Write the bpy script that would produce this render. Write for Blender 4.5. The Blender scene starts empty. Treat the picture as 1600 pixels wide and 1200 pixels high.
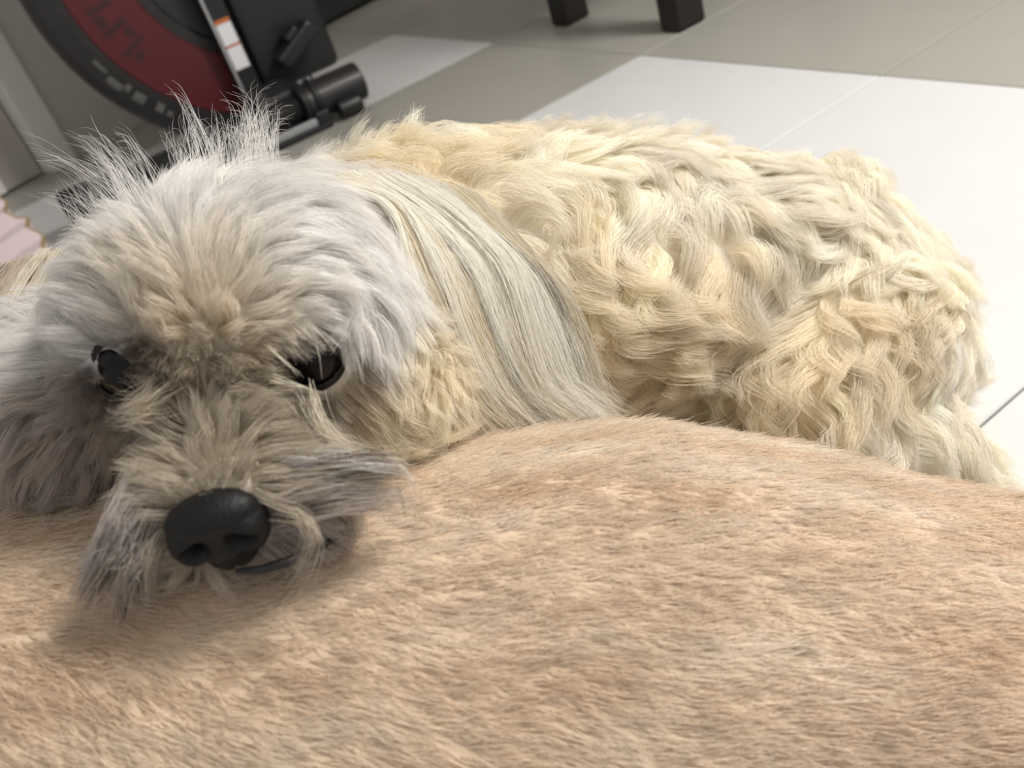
import bpy, bmesh, math
import numpy as np
from mathutils import Vector, Matrix
from mathutils.bvhtree import BVHTree
from mathutils.kdtree import KDTree

scene = bpy.context.scene
col = scene.collection
rng = np.random.default_rng(7)

# ------------------------------------------------------------------ camera
F_PX, PITCH, ROLL, CAM_H = 1400.0, math.radians(33.3), math.radians(20.0), 0.45
FWD = np.array([0, math.cos(PITCH), -math.sin(PITCH)])
_u0 = np.array([0, math.sin(PITCH), math.cos(PITCH)])
_r0 = np.array([1.0, 0, 0])
RGT = math.cos(ROLL) * _r0 - math.sin(ROLL) * _u0
UPV = math.sin(ROLL) * _r0 + math.cos(ROLL) * _u0
CAM = np.array([0, 0, CAM_H])
cam_data = bpy.data.cameras.new('camera')
cam_data.sensor_width = 36.0
cam_data.lens = 36.0 * F_PX / 1600.0
cam_data.clip_start = 0.01
cam_data.dof.use_dof = True
cam_data.dof.focus_distance = 0.42
cam_data.dof.aperture_fstop = 11.0
cam = bpy.data.objects.new('camera', cam_data)
M = Matrix.Identity(4)
for i in range(3):
    M[i][0], M[i][1], M[i][2], M[i][3] = RGT[i], UPV[i], -FWD[i], CAM[i]
cam.matrix_world = M
col.objects.link(cam)
scene.camera = cam

# ------------------------------------------------------------------ light
world = bpy.data.worlds.new('world')
scene.world = world
world.use_nodes = True
bg = world.node_tree.nodes['Background']
bg.inputs[0].default_value = (1.0, 0.985, 0.96, 1)
bg.inputs[1].default_value = 0.52


def area_light(name, loc, target, sx, sy, power, colour):
    l = bpy.data.lights.new(name, 'AREA')
    l.shape = 'RECTANGLE'
    l.size, l.size_y, l.energy, l.color = sx, sy, power, colour
    o = bpy.data.objects.new(name, l)
    o.location = loc
    o.rotation_euler = (Vector(target) - Vector(loc)).to_track_quat('-Z', 'Y').to_euler()
    col.objects.link(o)
    return o


area_light('ceiling_lamp', (1.15, 0.55, 1.48), (0.22, 0.40, 0.05), 0.45, 0.45, 37, (1.0, 0.955, 0.895))

scene.view_settings.view_transform = 'Standard'
scene.view_settings.look = 'None'
scene.view_settings.gamma = 1.0
scene.view_settings.exposure = 0.12
scene.view_settings.use_curve_mapping = False
scene.cycles.use_denoising = True
scene.cycles.max_bounces = 10
scene.cycles.diffuse_bounces = 7
scene.cycles.transmission_bounces = 8
scene.cycles.adaptive_threshold = 0.12


# ------------------------------------------------------------------ helpers
def at(x, y, d):
    return CAM + (FWD + RGT * (x - 800) / F_PX - UPV * (y - 600) / F_PX) * d


def ray(x, y):
    v = FWD + RGT * (x - 800) / F_PX - UPV * (y - 600) / F_PX
    return v / np.linalg.norm(v)


def unit(v):
    v = np.asarray(v, float)
    return v / (np.linalg.norm(v, axis=-1, keepdims=True) + 1e-12)


def link(name, me, mat=None, parent=None):
    o = bpy.data.objects.new(name, me)
    if mat is not None:
        me.materials.clear()
        me.materials.append(mat)
    o.parent = parent
    col.objects.link(o)
    return o


def empty(name, loc=(0, 0, 0), rz=0.0):
    o = bpy.data.objects.new(name, None)
    o.empty_display_size = 0.05
    o.location = loc
    o.rotation_euler = (0, 0, rz)
    col.objects.link(o)
    return o


def tag(o, label, cat, group=None):
    o['label'], o['category'] = label, cat
    if group:
        o['group'] = group
    return o


def bm_obj(name, bm, mat, parent=None, smooth=False):
    me = bpy.data.meshes.new(name)
    bmesh.ops.recalc_face_normals(bm, faces=bm.faces)
    bm.to_mesh(me)
    bm.free()
    if smooth:
        for p in me.polygons:
            p.use_smooth = True
    return link(name, me, mat, parent)


def add_box(bm, c, s, rot=None, bevel=0.0, seg=2):
    m = Matrix.Translation(Vector(c)) @ (rot.to_4x4() if rot is not None else Matrix.Identity(4)) @ Matrix.Diagonal((s[0], s[1], s[2], 1))
    r = bmesh.ops.create_cube(bm, size=1.0, matrix=m)
    if bevel > 0:
        es = list({e for v in r['verts'] for e in v.link_edges})
        bmesh.ops.bevel(bm, geom=es, offset=bevel, segments=seg, affect='EDGES', profile=0.6)


def frame_of(d):
    return Vector(d).to_track_quat('Z', 'Y').to_matrix()


def add_cyl(bm, a, b, r1, r2=None, seg=28, bevel=0.0):
    a, b = Vector(a), Vector(b)
    d = b - a
    m = Matrix.Translation((a + b) / 2) @ frame_of(d).to_4x4()
    r = bmesh.ops.create_cone(bm, cap_ends=True, segments=seg, radius1=r1, radius2=r1 if r2 is None else r2, depth=d.length, matrix=m)
    if bevel > 0:
        vs = set(r['verts'])
        es = [e for e in bm.edges if e.verts[0] in vs and e.verts[1] in vs and any(len(f.verts) > 4 for f in e.link_faces)]
        bmesh.ops.bevel(bm, geom=es, offset=bevel, segments=3, affect='EDGES', profile=0.6)


def add_lathe(bm, origin, axis, profile, seg=48, arc=(0, 2 * math.pi)):
    """profile: list of (radius, height along axis)"""
    q = frame_of(axis)
    full = abs(arc[1] - arc[0] - 2 * math.pi) < 1e-6
    rings = []
    cnt = seg if full else seg + 1
    for k in range(cnt):
        a = arc[0] + (arc[1] - arc[0]) * k / seg
        rings.append([bm.verts.new(Vector(origin) + q @ Vector((r * math.cos(a), r * math.sin(a), h))) for r, h in profile])
    for k in range(seg):
        A, B = rings[k], rings[(k + 1) % cnt]
        for j in range(len(profile) - 1):
            try:
                bm.faces.new((A[j], B[j], B[j + 1], A[j + 1]))
            except ValueError:
                pass


def mat_basic(name, colour, rough=0.5, metal=0.0, spec=0.5, bump=0.0, bump_scale=200.0, var=0.0, var_scale=20.0, coat=0.0):
    m = bpy.data.materials.new(name)
    m.use_nodes = True
    nt = m.node_tree
    b = nt.nodes['Principled BSDF']
    b.inputs['Base Color'].default_value = (*colour, 1)
    b.inputs['Roughness'].default_value = rough
    b.inputs['Metallic'].default_value = metal
    b.inputs['Specular IOR Level'].default_value = spec
    b.inputs['Coat Weight'].default_value = coat
    tc = nt.nodes.new('ShaderNodeTexCoord')
    if var > 0:
        n = nt.nodes.new('ShaderNodeTexNoise')
        n.inputs['Scale'].default_value = var_scale
        n.inputs['Detail'].default_value = 5
        nt.links.new(tc.outputs['Object'], n.inputs['Vector'])
        mx = nt.nodes.new('ShaderNodeMix')
        mx.data_type = 'RGBA'
        mx.inputs['A'].default_value = (*[c * (1 - var) for c in colour], 1)
        mx.inputs['B'].default_value = (*[min(1, c * (1 + var)) for c in colour], 1)
        nt.links.new(n.outputs['Fac'], mx.inputs['Factor'])
        nt.links.new(mx.outputs['Result'], b.inputs['Base Color'])
    if bump > 0:
        n2 = nt.nodes.new('ShaderNodeTexNoise')
        n2.inputs['Scale'].default_value = bump_scale
        n2.inputs['Detail'].default_value = 4
        nt.links.new(tc.outputs['Object'], n2.inputs['Vector'])
        bp = nt.nodes.new('ShaderNodeBump')
        bp.inputs['Strength'].default_value = bump
        bp.inputs['Distance'].default_value = 0.002
        nt.links.new(n2.outputs['Fac'], bp.inputs['Height'])
        nt.links.new(bp.outputs['Normal'], b.inputs['Normal'])
    return m


def mat_hair(name, rough=0.45, spec=0.35, translucent=0.42):
    m = bpy.data.materials.new(name)
    m.use_nodes = True
    nt = m.node_tree
    b = nt.nodes['Principled BSDF']
    a = nt.nodes.new('ShaderNodeAttribute')
    a.attribute_type = 'GEOMETRY'
    a.attribute_name = 'hair_color'
    nt.links.new(a.outputs['Color'], b.inputs['Base Color'])
    b.inputs['Roughness'].default_value = rough
    b.inputs['Specular IOR Level'].default_value = spec
    t = nt.nodes.new('ShaderNodeBsdfTranslucent')
    nt.links.new(a.outputs['Color'], t.inputs['Color'])
    mx = nt.nodes.new('ShaderNodeMixShader')
    mx.inputs[0].default_value = translucent
    nt.links.new(b.outputs[0], mx.inputs[1])
    nt.links.new(t.outputs[0], mx.inputs[2])
    nt.links.new(mx.outputs[0], nt.nodes['Material Output'].inputs['Surface'])
    return m


HAIR = mat_hair('long_fur')
HAIR_SHORT = mat_hair('short_fur', 0.5, 0.3, 0.25)


# --- smooth pseudo-noise from sums of sines, (n,3) -> (n,3)
def wobble(p, scale, seed, octaves=5):
    r = np.random.default_rng(seed)
    out = np.zeros((len(p), 3))
    for _ in range(octaves * 2):
        k = r.normal(size=3) / scale
        ph = r.uniform(0, 6.28, 3)
        amp = r.normal(size=3)
        s = (p @ k)[:, None]
        out += amp * np.sin(s + ph)
    return out / math.sqrt(octaves * 2)


def blob(ells, voxel, smooth, fn=None):
    """union of ellipsoids (centre, radii, 3x3 axes) as one continuous surface"""
    bm = bmesh.new()
    for c, rad, ax in ells:
        m = Matrix.Identity(4)
        for i in range(3):
            for j in range(3):
                m[i][j] = ax[i][j] * rad[j]
            m[i][3] = c[i]
        bmesh.ops.create_icosphere(bm, subdivisions=3, radius=1.0, matrix=m)
    me = bpy.data.meshes.new('tmp')
    bm.to_mesh(me)
    bm.free()
    o = bpy.data.objects.new('tmp', me)
    col.objects.link(o)
    r = o.modifiers.new('r', 'REMESH')
    r.mode, r.voxel_size = 'VOXEL', voxel
    s = o.modifiers.new('s', 'SMOOTH')
    s.factor, s.iterations = 0.5, smooth
    dg = bpy.context.evaluated_depsgraph_get()
    out = bpy.data.meshes.new_from_object(o.evaluated_get(dg))
    bpy.data.objects.remove(o)
    bpy.data.meshes.remove(me)
    if fn:
        v = np.empty(len(out.vertices) * 3)
        out.vertices.foreach_get('co', v)
        v = fn(v.reshape(-1, 3))
        out.vertices.foreach_set('co', v.ravel())
        out.update()
    for p in out.polygons:
        p.use_smooth = True
    return out


EYE3 = np.eye(3)


def chain(pts, step=0.35):
    """spheres interpolated along (x,y,z,r) points"""
    out = []
    for a, b in zip(pts[:-1], pts[1:]):
        a, b = np.array(a, float), np.array(b, float)
        n = max(1, int(np.linalg.norm(b[:3] - a[:3]) / (min(a[3], b[3]) * step)))
        for k in range(n):
            q = a + (b - a) * k / n
            out.append((q[:3], (q[3],) * 3, EYE3))
    q = np.array(pts[-1], float)
    out.append((q[:3], (q[3],) * 3, EYE3))
    return out


class Surf:
    def __init__(self, me):
        me.calc_loop_triangles()
        v = np.empty(len(me.vertices) * 3)
        me.vertices.foreach_get('co', v)
        self.v = v.reshape(-1, 3)
        t = np.empty(len(me.loop_triangles) * 3, dtype=np.int32)
        me.loop_triangles.foreach_get('vertices', t)
        self.t = t.reshape(-1, 3)
        n = np.empty(len(me.vertices) * 3)
        me.vertices.foreach_get('normal', n)
        self.n = n.reshape(-1, 3)
        self.bvh = BVHTree.FromPolygons(self.v.tolist(), self.t.tolist(), all_triangles=True)

    def sample(self, count, weight=None):
        a, b, c = (self.v[self.t[:, i]] for i in range(3))
        area = np.linalg.norm(np.cross(b - a, c - a), axis=1)
        if weight is not None:
            cen = (a + b + c) / 3
            nn = unit(np.cross(b - a, c - a))
            area = area * weight(cen, nn)
        idx = rng.choice(len(area), count, p=area / area.sum())
        r1, r2 = np.sqrt(rng.random(count)), rng.random(count)
        w = np.stack([1 - r1, r1 * (1 - r2), r1 * r2], 1)
        P = sum(self.v[self.t[idx, i]] * w[:, i:i + 1] for i in range(3))
        N = unit(sum(self.n[self.t[idx, i]] * w[:, i:i + 1] for i in range(3)))
        return P, N

    def hit(self, x, y, guess=0.5):
        h = self.bvh.ray_cast(Vector(CAM), Vector(ray(x, y)))
        if h[0] is None:
            h = self.bvh.find_nearest(Vector(at(x, y, guess)))
        return np.array(h[0]), np.array(h[1])


def make_controls(surf, rows, guess):
    """rows: px, py, image dir x, image dir y(down), lift deg, length m, colour, curl"""
    P, D, L, Cc, K = [], [], [], [], []
    for (x, y, ix, iy, lift, ln, c, curl) in rows:
        p, n = surf.hit(x, y, guess)
        w = RGT * ix - UPV * iy
        w = w - n * (n @ w)
        w = unit(w)
        a = math.radians(lift)
        P.append(p)
        D.append(w * math.cos(a) + n * math.sin(a))
        L.append(ln)
        Cc.append(c)
        K.append(curl)
    return [np.array(q, float) for q in (P, D, L, Cc, K)]


def idw(P, ctrl, power=2.0, eps=0.006):
    cp = ctrl[0]
    d2 = ((P[:, None, :] - cp[None]) ** 2).sum(2) + eps ** 2
    w = d2 ** -power
    w /= w.sum(1, keepdims=True)
    return unit(w @ ctrl[1]), w @ ctrl[2], w @ ctrl[3], w @ ctrl[4]


def nearest_idx(A, B):
    kd = KDTree(len(B))
    for i, p in enumerate(B):
        kd.insert(p, i)
    kd.balance()
    return np.array([kd.find(p)[1] for p in A], dtype=np.int64)


def make_curves(name, pts, radii, colours, mat, parent):
    """pts (n,k,3), radii (n,k), colours (n,3)"""
    n, k = pts.shape[:2]
    hc = bpy.data.hair_curves.new(name)
    hc.add_curves([k] * n)
    hc.attributes['position'].data.foreach_set('vector', pts.astype(np.float32).ravel())
    ra = hc.attributes.get('radius') or hc.attributes.new('radius', 'FLOAT', 'POINT')
    ra.data.foreach_set('value', radii.astype(np.float32).ravel())
    ca = hc.attributes.new('hair_color', 'FLOAT_COLOR', 'CURVE')
    cc = np.concatenate([np.clip(colours, 0.004, 1), np.ones((n, 1))], 1)
    ca.data.foreach_set('color', cc.astype(np.float32).ravel())
    hc.materials.append(mat)
    o = bpy.data.objects.new(name, hc)
    o.parent = parent
    col.objects.link(o)
    return o


def grow_guides(surf, P, N, D, L, curl, k, gravity, seed, wave_scale=0.012, wave=0.5, clear=0.0015, others=(), hug=0.0):
    g = len(P)
    pts = np.empty((g, k, 3))
    pts[:, 0] = P - N * 0.0015
    d = D.copy()
    seg = (L / (k - 1))[:, None]
    ph = wobble(P, 0.03, seed + 5)[:, 0] * 2.2 + rng.normal(size=g) * 0.5
    side = unit(np.cross(D, N))
    lay = rng.uniform(0.4, 1.6, g)
    for j in range(1, k):
        t = j / (k - 1)
        nz = wobble(pts[:, j - 1], wave_scale, seed) * wave
        sw = np.sin(ph + t * 5.0)[:, None] * side * curl[:, None]
        d = unit(d + nz * 0.35 * (0.4 + curl[:, None]) + sw * 0.6 + np.array([0, 0, -gravity]) * t)
        q = pts[:, j - 1] + d * seg
        for i in range(g):
            for sf in (surf, *others):
                h = sf.bvh.find_nearest(Vector(q[i]), 0.045)
                if h[0] is not None:
                    hn = np.array(h[1])
                    s = (q[i] - np.array(h[0])) @ hn
                    m = clear * (1 + 2 * t)
                    if s < m:
                        q[i] += hn * (m - s)
                    elif sf is surf and hug > 0:
                        top = m + 0.0045 * lay[i] * (0.3 + t)
                        if s > top:
                            q[i] -= hn * (s - top) * hug
        q[:, 2] = np.maximum(q[:, 2], 0.002)
        d = unit(q - pts[:, j - 1])
        pts[:, j] = q
    return pts


def children(P, N, guides, gP, Lmul, clump, spread, seed_col, col_var, base_col, frizz=0.0006, tip_pow=1.6):
    idx = nearest_idx(P, gP)
    G = guides[idx]
    k = G.shape[1]
    t = np.linspace(0, 1, k)[None, :, None]
    off = (P - gP[idx])[:, None, :]
    n = len(P)
    lm = Lmul[:, None, None]
    rel = G - G[:, :1]
    cl = clump[:, None, None] if np.ndim(clump) else clump
    pts = G[:, :1] + rel * lm + off * (1 - cl * t ** tip_pow)
    fz = rng.normal(size=(n, 1, 3)) * frizz * t * (1 + 1.5 * t) + rng.normal(size=(n, k, 3)) * frizz * 0.35 * t
    pts = pts + fz
    pts[:, 0] = P - N * 0.0015
    gv = rng.normal(size=(len(gP),))
    c = base_col * (1 + col_var * gv[idx] + col_var * 0.7 * rng.normal(size=n))[:, None]
    return pts, c


def taper(n, k, r, root=1.0, tip=0.25):
    t = np.linspace(0, 1, k)
    prof = np.minimum(1, root + t * 2) * (1 - (1 - tip) * t ** 2)
    return r * prof[None, :] * np.exp(rng.normal(size=(n, 1)) * 0.2)


def facing_weight(margin=250, back=0.12):
    def w(c, n):
        v = c - CAM
        dep = np.maximum(v @ FWD, 0.02)
        x = 800 + F_PX * (v @ RGT) / dep
        y = 600 - F_PX * (v @ UPV) / dep
        face = (n * -unit(v)).sum(1) > -0.35
        inside = (x > -margin) & (x < 1600 + margin) & (y > -margin) & (y < 1200 + margin)
        return np.where(face & inside, 1.0, back)
    return w


# ------------------------------------------------------------------ materials
WALL = mat_basic('painted_wall', (0.56, 0.52, 0.48), 0.7, bump=0.05, bump_scale=300, var=0.03)
TRIM = mat_basic('painted_trim', (0.74, 0.72, 0.68), 0.45, var=0.03)
DOORP = mat_basic('painted_door', (0.46, 0.42, 0.39), 0.5, var=0.04)
TILE_W = mat_basic('white_tile', (0.62, 0.625, 0.63), 0.38, spec=0.4, var=0.035, var_scale=14, bump=0.02, bump_scale=60)
TILE_G = mat_basic('greige_tile', (0.345, 0.335, 0.30), 0.38, spec=0.4, var=0.05, var_scale=14, bump=0.02, bump_scale=60)
GROUT = mat_basic('grout', (0.58, 0.57, 0.55), 0.9, var=0.1, var_scale=80)
BLACK = mat_basic('black_plastic', (0.007, 0.0075, 0.008), 0.45, var=0.2, var_scale=40, bump=0.05)
DGREY = mat_basic('dark_grey_plastic', (0.016, 0.015, 0.016), 0.42, var=0.15, var_scale=30, bump=0.05)
REDP = mat_basic('red_plastic', (0.085, 0.005, 0.009), 0.45, var=0.25, var_scale=25)
DRED = mat_basic('dark_red_print', (0.035, 0.006, 0.009), 0.45)
SILVER = mat_basic('brushed_silver', (0.42, 0.43, 0.45), 0.35, metal=0.6)
STICK = mat_basic('white_sticker', (0.78, 0.78, 0.80), 0.5)
ORANGE = mat_basic('orange_print', (0.55, 0.15, 0.04), 0.5)
SCUFF = mat_basic('scuffed_grey', (0.10, 0.10, 0.097), 0.6, var=0.5, var_scale=60)
WOOD = mat_basic('dark_wood', (0.008, 0.006, 0.005), 0.4, var=0.35, var_scale=45, bump=0.1, bump_scale=90)
WOOD_END = mat_basic('dark_wood_worn', (0.035, 0.016, 0.010), 0.5, var=0.4, var_scale=60)
PINK = mat_basic('pink_cotton', (0.78, 0.66, 0.68), 0.9, bump=0.3, bump_scale=400, var=0.05, var_scale=50)
GOLD = mat_basic('tan_edging', (0.42, 0.31, 0.16), 0.7, var=0.2, var_scale=120)

# ------------------------------------------------------------------ floor of tiles
TA = math.radians(23.5)
floor = empty('floor', (0, 0, 0), TA)
floor['kind'] = 'structure'
bm = bmesh.new()
add_box(bm, (1.0, 1.0, -0.016), (7, 7, 0.02))
o = bm_obj('grout_bed', bm, GROUT, floor)
TU, TV, U0, V0, GAP = 0.555, 0.462, 0.395, 0.285, 0.002


def tile_mesh(name, mat):
    b = bmesh.new()
    add_box(b, (0, 0, -0.006), (TU - GAP, TV - GAP, 0.012), bevel=0.0012, seg=1)
    me = bpy.data.meshes.new(name)
    b.to_mesh(me)
    b.free()
    me.materials.append(mat)
    return me


tw, tg = tile_mesh('tile_white', TILE_W), tile_mesh('tile_greige', TILE_G)
for iu in range(-5, 6):
    for iv in range(-5, 8):
        uc, vc = U0 + TU * (iu + 0.5), V0 + TV * (iv + 0.5)
        white = (iu <= 0 and iv <= 1) or (iu <= 0 and iv == 3)
        t = bpy.data.objects.new('floor_tile', tw if white else tg)
        t.location = (uc, vc, rng.uniform(-0.0003, 0.0))
        t.parent = floor
        col.objects.link(t)

# ------------------------------------------------------------------ wall at the left, with a framed door
WA = np.array([-0.808, 2.205, 0.0])
WD = unit(np.array([0.72, 0.69, 0.0]))
wall_a = math.atan2(WD[1], WD[0])


def wall_piece(name, s0, s1, proud, thick, z0, z1, mat, parent, bevel=0.0):
    b = bmesh.new()
    add_box(b, ((s0 + s1) / 2, -proud + thick / 2, (z0 + z1) / 2), (s1 - s0, thick, z1 - z0), bevel=bevel)
    return bm_obj(name, b, mat, parent)


wl = empty('wall_left', WA, wall_a)
wl['kind'] = 'structure'
wall_piece('wall_panel', 0.02, 3.2, 0.0, 0.1, 0, 2.5, WALL, wl)
wall_piece('wall_panel', -2.6, -1.0, 0.0, 0.1, 0, 2.5, WALL, wl)
wall_piece('wall_panel', -1.0, 0.02, 0.0, 0.1, 2.1, 2.5, WALL, wl)
tr = empty('trim_1', WA, wall_a)
tr['kind'] = 'structure'
wall_piece('door_jamb', -0.035, 0.03, 0.02, 0.12, 0, 2.1, TRIM, tr, 0.004)
wall_piece('door_jamb', -1.03, -0.965, 0.02, 0.12, 0, 2.1, TRIM, tr, 0.004)
wall_piece('door_head', -0.965, -0.035, 0.02, 0.12, 2.04, 2.1, TRIM, tr, 0.004)
dr = empty('door_1', WA, wall_a)
dr['kind'] = 'structure'
wall_piece('door_leaf', -0.96, -0.04, -0.03, 0.04, 0.005, 2.035, DOORP, dr, 0.003)
wall_piece('stile', -0.235, -0.135, -0.018, 0.02, 0.006, 2.03, TRIM, dr, 0.003)
wall_piece('stile', -0.955, -0.86, -0.018, 0.02, 0.006, 2.03, TRIM, dr, 0.003)

# ------------------------------------------------------------------ unseen far wall and overhead slab, added to block ambient light
bm = bmesh.new()
add_box(bm, (0.6, 4.4, 1.25), (6.4, 0.1, 2.5))
wb = bm_obj('wall_back_blocker', bm, WALL)  # added out of view to cut world light from behind
wb['kind'] = 'structure'
bm = bmesh.new()
add_box(bm, (0.2, 2.45, 2.53), (6.4, 3.9, 0.06))  # unseen slab over the far half, added to darken the floor there
ce = bm_obj('ceiling_blocker', bm, WALL)
ce['kind'] = 'structure'

# ------------------------------------------------------------------ exercise machine
ME = np.array([math.cos(math.radians(18)), math.sin(math.radians(18)), 0])
MN = np.array([-ME[1], ME[0], 0])
MP = np.array([-0.5, 1.95, 0.0])
mach = empty('exercise_machine', tuple(MP + ME * 0.225))
mach.rotation_euler = (0, 0, math.radians(18))
tag(mach, 'black exercise machine with a red ringed flywheel housing and floor stabiliser bar', 'exercise machine')
DC = Vector((0.0726, 0, 0.3495))       # local: x along the bar, y away from the viewer
AX = Vector((0, -1, 0))
DR = 0.4135


def fairing(name, profile, mat, parent, seg=96, arc=(0, 2 * math.pi), cut=True):
    b = bmesh.new()
    add_lathe(b, DC, AX, profile, seg, arc)
    bmesh.ops.remove_doubles(b, verts=b.verts, dist=1e-5)
    if cut:
        for co, no in (((0.10, 0, 0), (1, 0, 0)), ((0, 0, 0.015), (0, 0, -1))):
            r = bmesh.ops.bisect_plane(b, geom=b.verts[:] + b.edges[:] + b.faces[:], plane_co=co, plane_no=no, clear_outer=True)
            es = [e for e in r['geom_cut'] if isinstance(e, bmesh.types.BMEdge)]
            bmesh.ops.holes_fill(b, edges=es)
    return bm_obj(name, b, mat, parent, False)


house = fairing('flywheel_housing', [(0, -0.06), (DR - 0.03, -0.06), (DR - 0.01, -0.05), (DR, -0.03), (DR + 0.002, 0.0), (DR, 0.03), (DR - 0.006, 0.04), (DR - 0.018, 0.047), (DR - 0.05, 0.05), (0.215, 0.05), (0.21, 0.046), (0.0, 0.046)], DGREY, mach)
ring = fairing('red_ring', [(0.235, 0.0495), (0.238, 0.0535), (0.347, 0.0535), (0.351, 0.0495)], REDP, mach)
ring['label'] = 'dark red ring around the flywheel housing'
# printed dark characters on the red ring (their strokes are not legible in the photograph)
for a0, a1, r0, r1 in ((3.02, 3.10, 0.276, 0.292), (3.115, 3.15, 0.276, 0.326), (3.165, 3.24, 0.306, 0.322), (3.25, 3.29, 0.276, 0.326), (3.31, 3.38, 0.278, 0.294), (3.40, 3.43, 0.276, 0.326), (3.45, 3.50, 0.30, 0.318)):
    fairing('printed_mark', [(r0, 0.0536), (r0, 0.0541), (r1, 0.0541), (r1, 0.0536)], DRED, ring, 6, (a0 + 0.16, a1 + 0.16), False)
for a0, a1, r0, r1 in ((3.42, 3.50, 0.374, 0.388), (3.505, 3.535, 0.366, 0.380), (3.56, 3.62, 0.368, 0.386), (3.68, 3.72, 0.366, 0.384), (3.32, 3.40, 0.37, 0.378), (3.74, 3.77, 0.374, 0.385)):
    fairing('scuff_mark', [(r0, 0.0500), (r0 + 0.003, 0.0505), (r1 - 0.004, 0.0498), (r1, 0.0485)], SCUFF, house, 8, (a0 + 0.16, a1 + 0.16), False)
# upright post in front of the housing
bm = bmesh.new()
add_box(bm, (-0.036, -0.085, 0.42), (0.046, 0.03, 0.80), bevel=0.006)
post = bm_obj('upright_post', bm, BLACK, mach)
bm = bmesh.new()
add_box(bm, (-0.054, -0.1025, 0.42), (0.006, 0.005, 0.76), bevel=0.001)
bm_obj('silver_edge', bm, SILVER, post)
for z0, z1, mt in ((0.118, 0.161, STICK), (0.166, 0.206, STICK), (0.1615, 0.1655, ORANGE), (0.2065, 0.2145, ORANGE)):
    bm = bmesh.new()
    add_box(bm, (-0.034, -0.1011, (z0 + z1) / 2), (0.030, 0.0022, z1 - z0))
    bm_obj('warning_sticker', bm, mt, post)
# front stabiliser with caps
ya, za = -0.268, 0.045
bm = bmesh.new()
add_cyl(bm, (-0.44, ya, za), (0.12, ya, za), 0.027, seg=32)
bar = bm_obj('stabiliser_bar', bm, BLACK, mach, True)
bm = bmesh.new()
add_cyl(bm, (0.015, ya, za), (0.135, ya, za), 0.036, seg=32, bevel=0.005)
c1 = bm_obj('end_cap', bm, DGREY, bar)
bm = bmesh.new()
add_cyl(bm, (-0.455, ya, za), (-0.33, ya, za), 0.036, seg=32, bevel=0.005)
bm_obj('end_cap', bm, DGREY, bar)
for x in (0.012, 0.036, -0.325):
    bm = bmesh.new()
    add_lathe(bm, (x, ya, za), (1, 0, 0), [(0.026, -0.006), (0.0405, -0.005), (0.0425, 0.0), (0.0405, 0.005), (0.026, 0.006)], 40)
    bm_obj('flange', bm, BLACK, bar, True)
bm = bmesh.new()
add_box(bm, (0.03, ya - 0.030, 0.018), (0.03, 0.04, 0.034), bevel=0.006)
bm_obj('foot', bm, BLACK, mach)
bm = bmesh.new()
add_cyl(bm, (0.062, ya - 0.043, 0.0195), (0.108, ya - 0.043, 0.0195), 0.0185, seg=28, bevel=0.004)
bm_obj('transport_wheel', bm, BLACK, mach, True)
# silver slide rail in front of the bar
bm = bmesh.new()
add_box(bm, (-0.075, ya - 0.040, 0.018), (0.19, 0.012, 0.014), bevel=0.002)
rail = bm_obj('slide_rail', bm, SILVER, mach)
bm = bmesh.new()
add_box(bm, (-0.065, ya - 0.046, 0.0055), (0.21, 0.016, 0.010), bevel=0.002)
bm_obj('rail_pad', bm, BLACK, rail)
bm = bmesh.new()
add_box(bm, (-0.02, -0.185, 0.045), (0.10, 0.15, 0.07), bevel=0.008)
bm_obj('lower_bracket', bm, DGREY, mach)
bm = bmesh.new()
add_box(bm, (0.045, -0.125, 0.054), (0.065, 0.010, 0.008), Matrix.Rotation(0.1, 3, 'Z'), bevel=0.001)
bm_obj('silver_strip', bm, SILVER, mach)
# black gear cover and pedal to the right of the post
bm = bmesh.new()
add_box(bm, (0.075, -0.03, 0.42), (0.17, 0.13, 0.74), bevel=0.02, seg=3)
bm_obj('gear_cover', bm, BLACK, mach)
bm = bmesh.new()
add_box(bm, (0.075, -0.135, 0.125), (0.10, 0.05, 0.035), Matrix.Rotation(-0.5, 3, 'Y'), bevel=0.008)
ped = bm_obj('pedal', bm, BLACK, mach)
bm = bmesh.new()
add_box(bm, (0.07, -0.135, 0.150), (0.03, 0.056, 0.012), Matrix.Rotation(-0.5, 3, 'Y'), bevel=0.004)
bm_obj('pedal_strap', bm, DGREY, ped)
# rear beam running back along the floor
bm = bmesh.new()
add_box(bm, (0.39, 0.70, 0.05), (0.70, 0.075, 0.085), Matrix.Rotation(0.394, 3, 'Z'), bevel=0.008)
bm_obj('rear_beam', bm, BLACK, mach)
bm = bmesh.new()
add_box(bm, (0.09, 0.27, 0.08), (0.06, 0.66, 0.06), bevel=0.008)
bm_obj('frame_rail', bm, BLACK, mach)
bm = bmesh.new()
add_cyl(bm, (-0.036, -0.085, 0.80), (-0.036, -0.02, 1.08), 0.022)
add_cyl(bm, (-0.28, -0.02, 1.08), (0.22, -0.02, 1.08), 0.016)
bm_obj('handlebar', bm, BLACK, mach, True)

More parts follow.
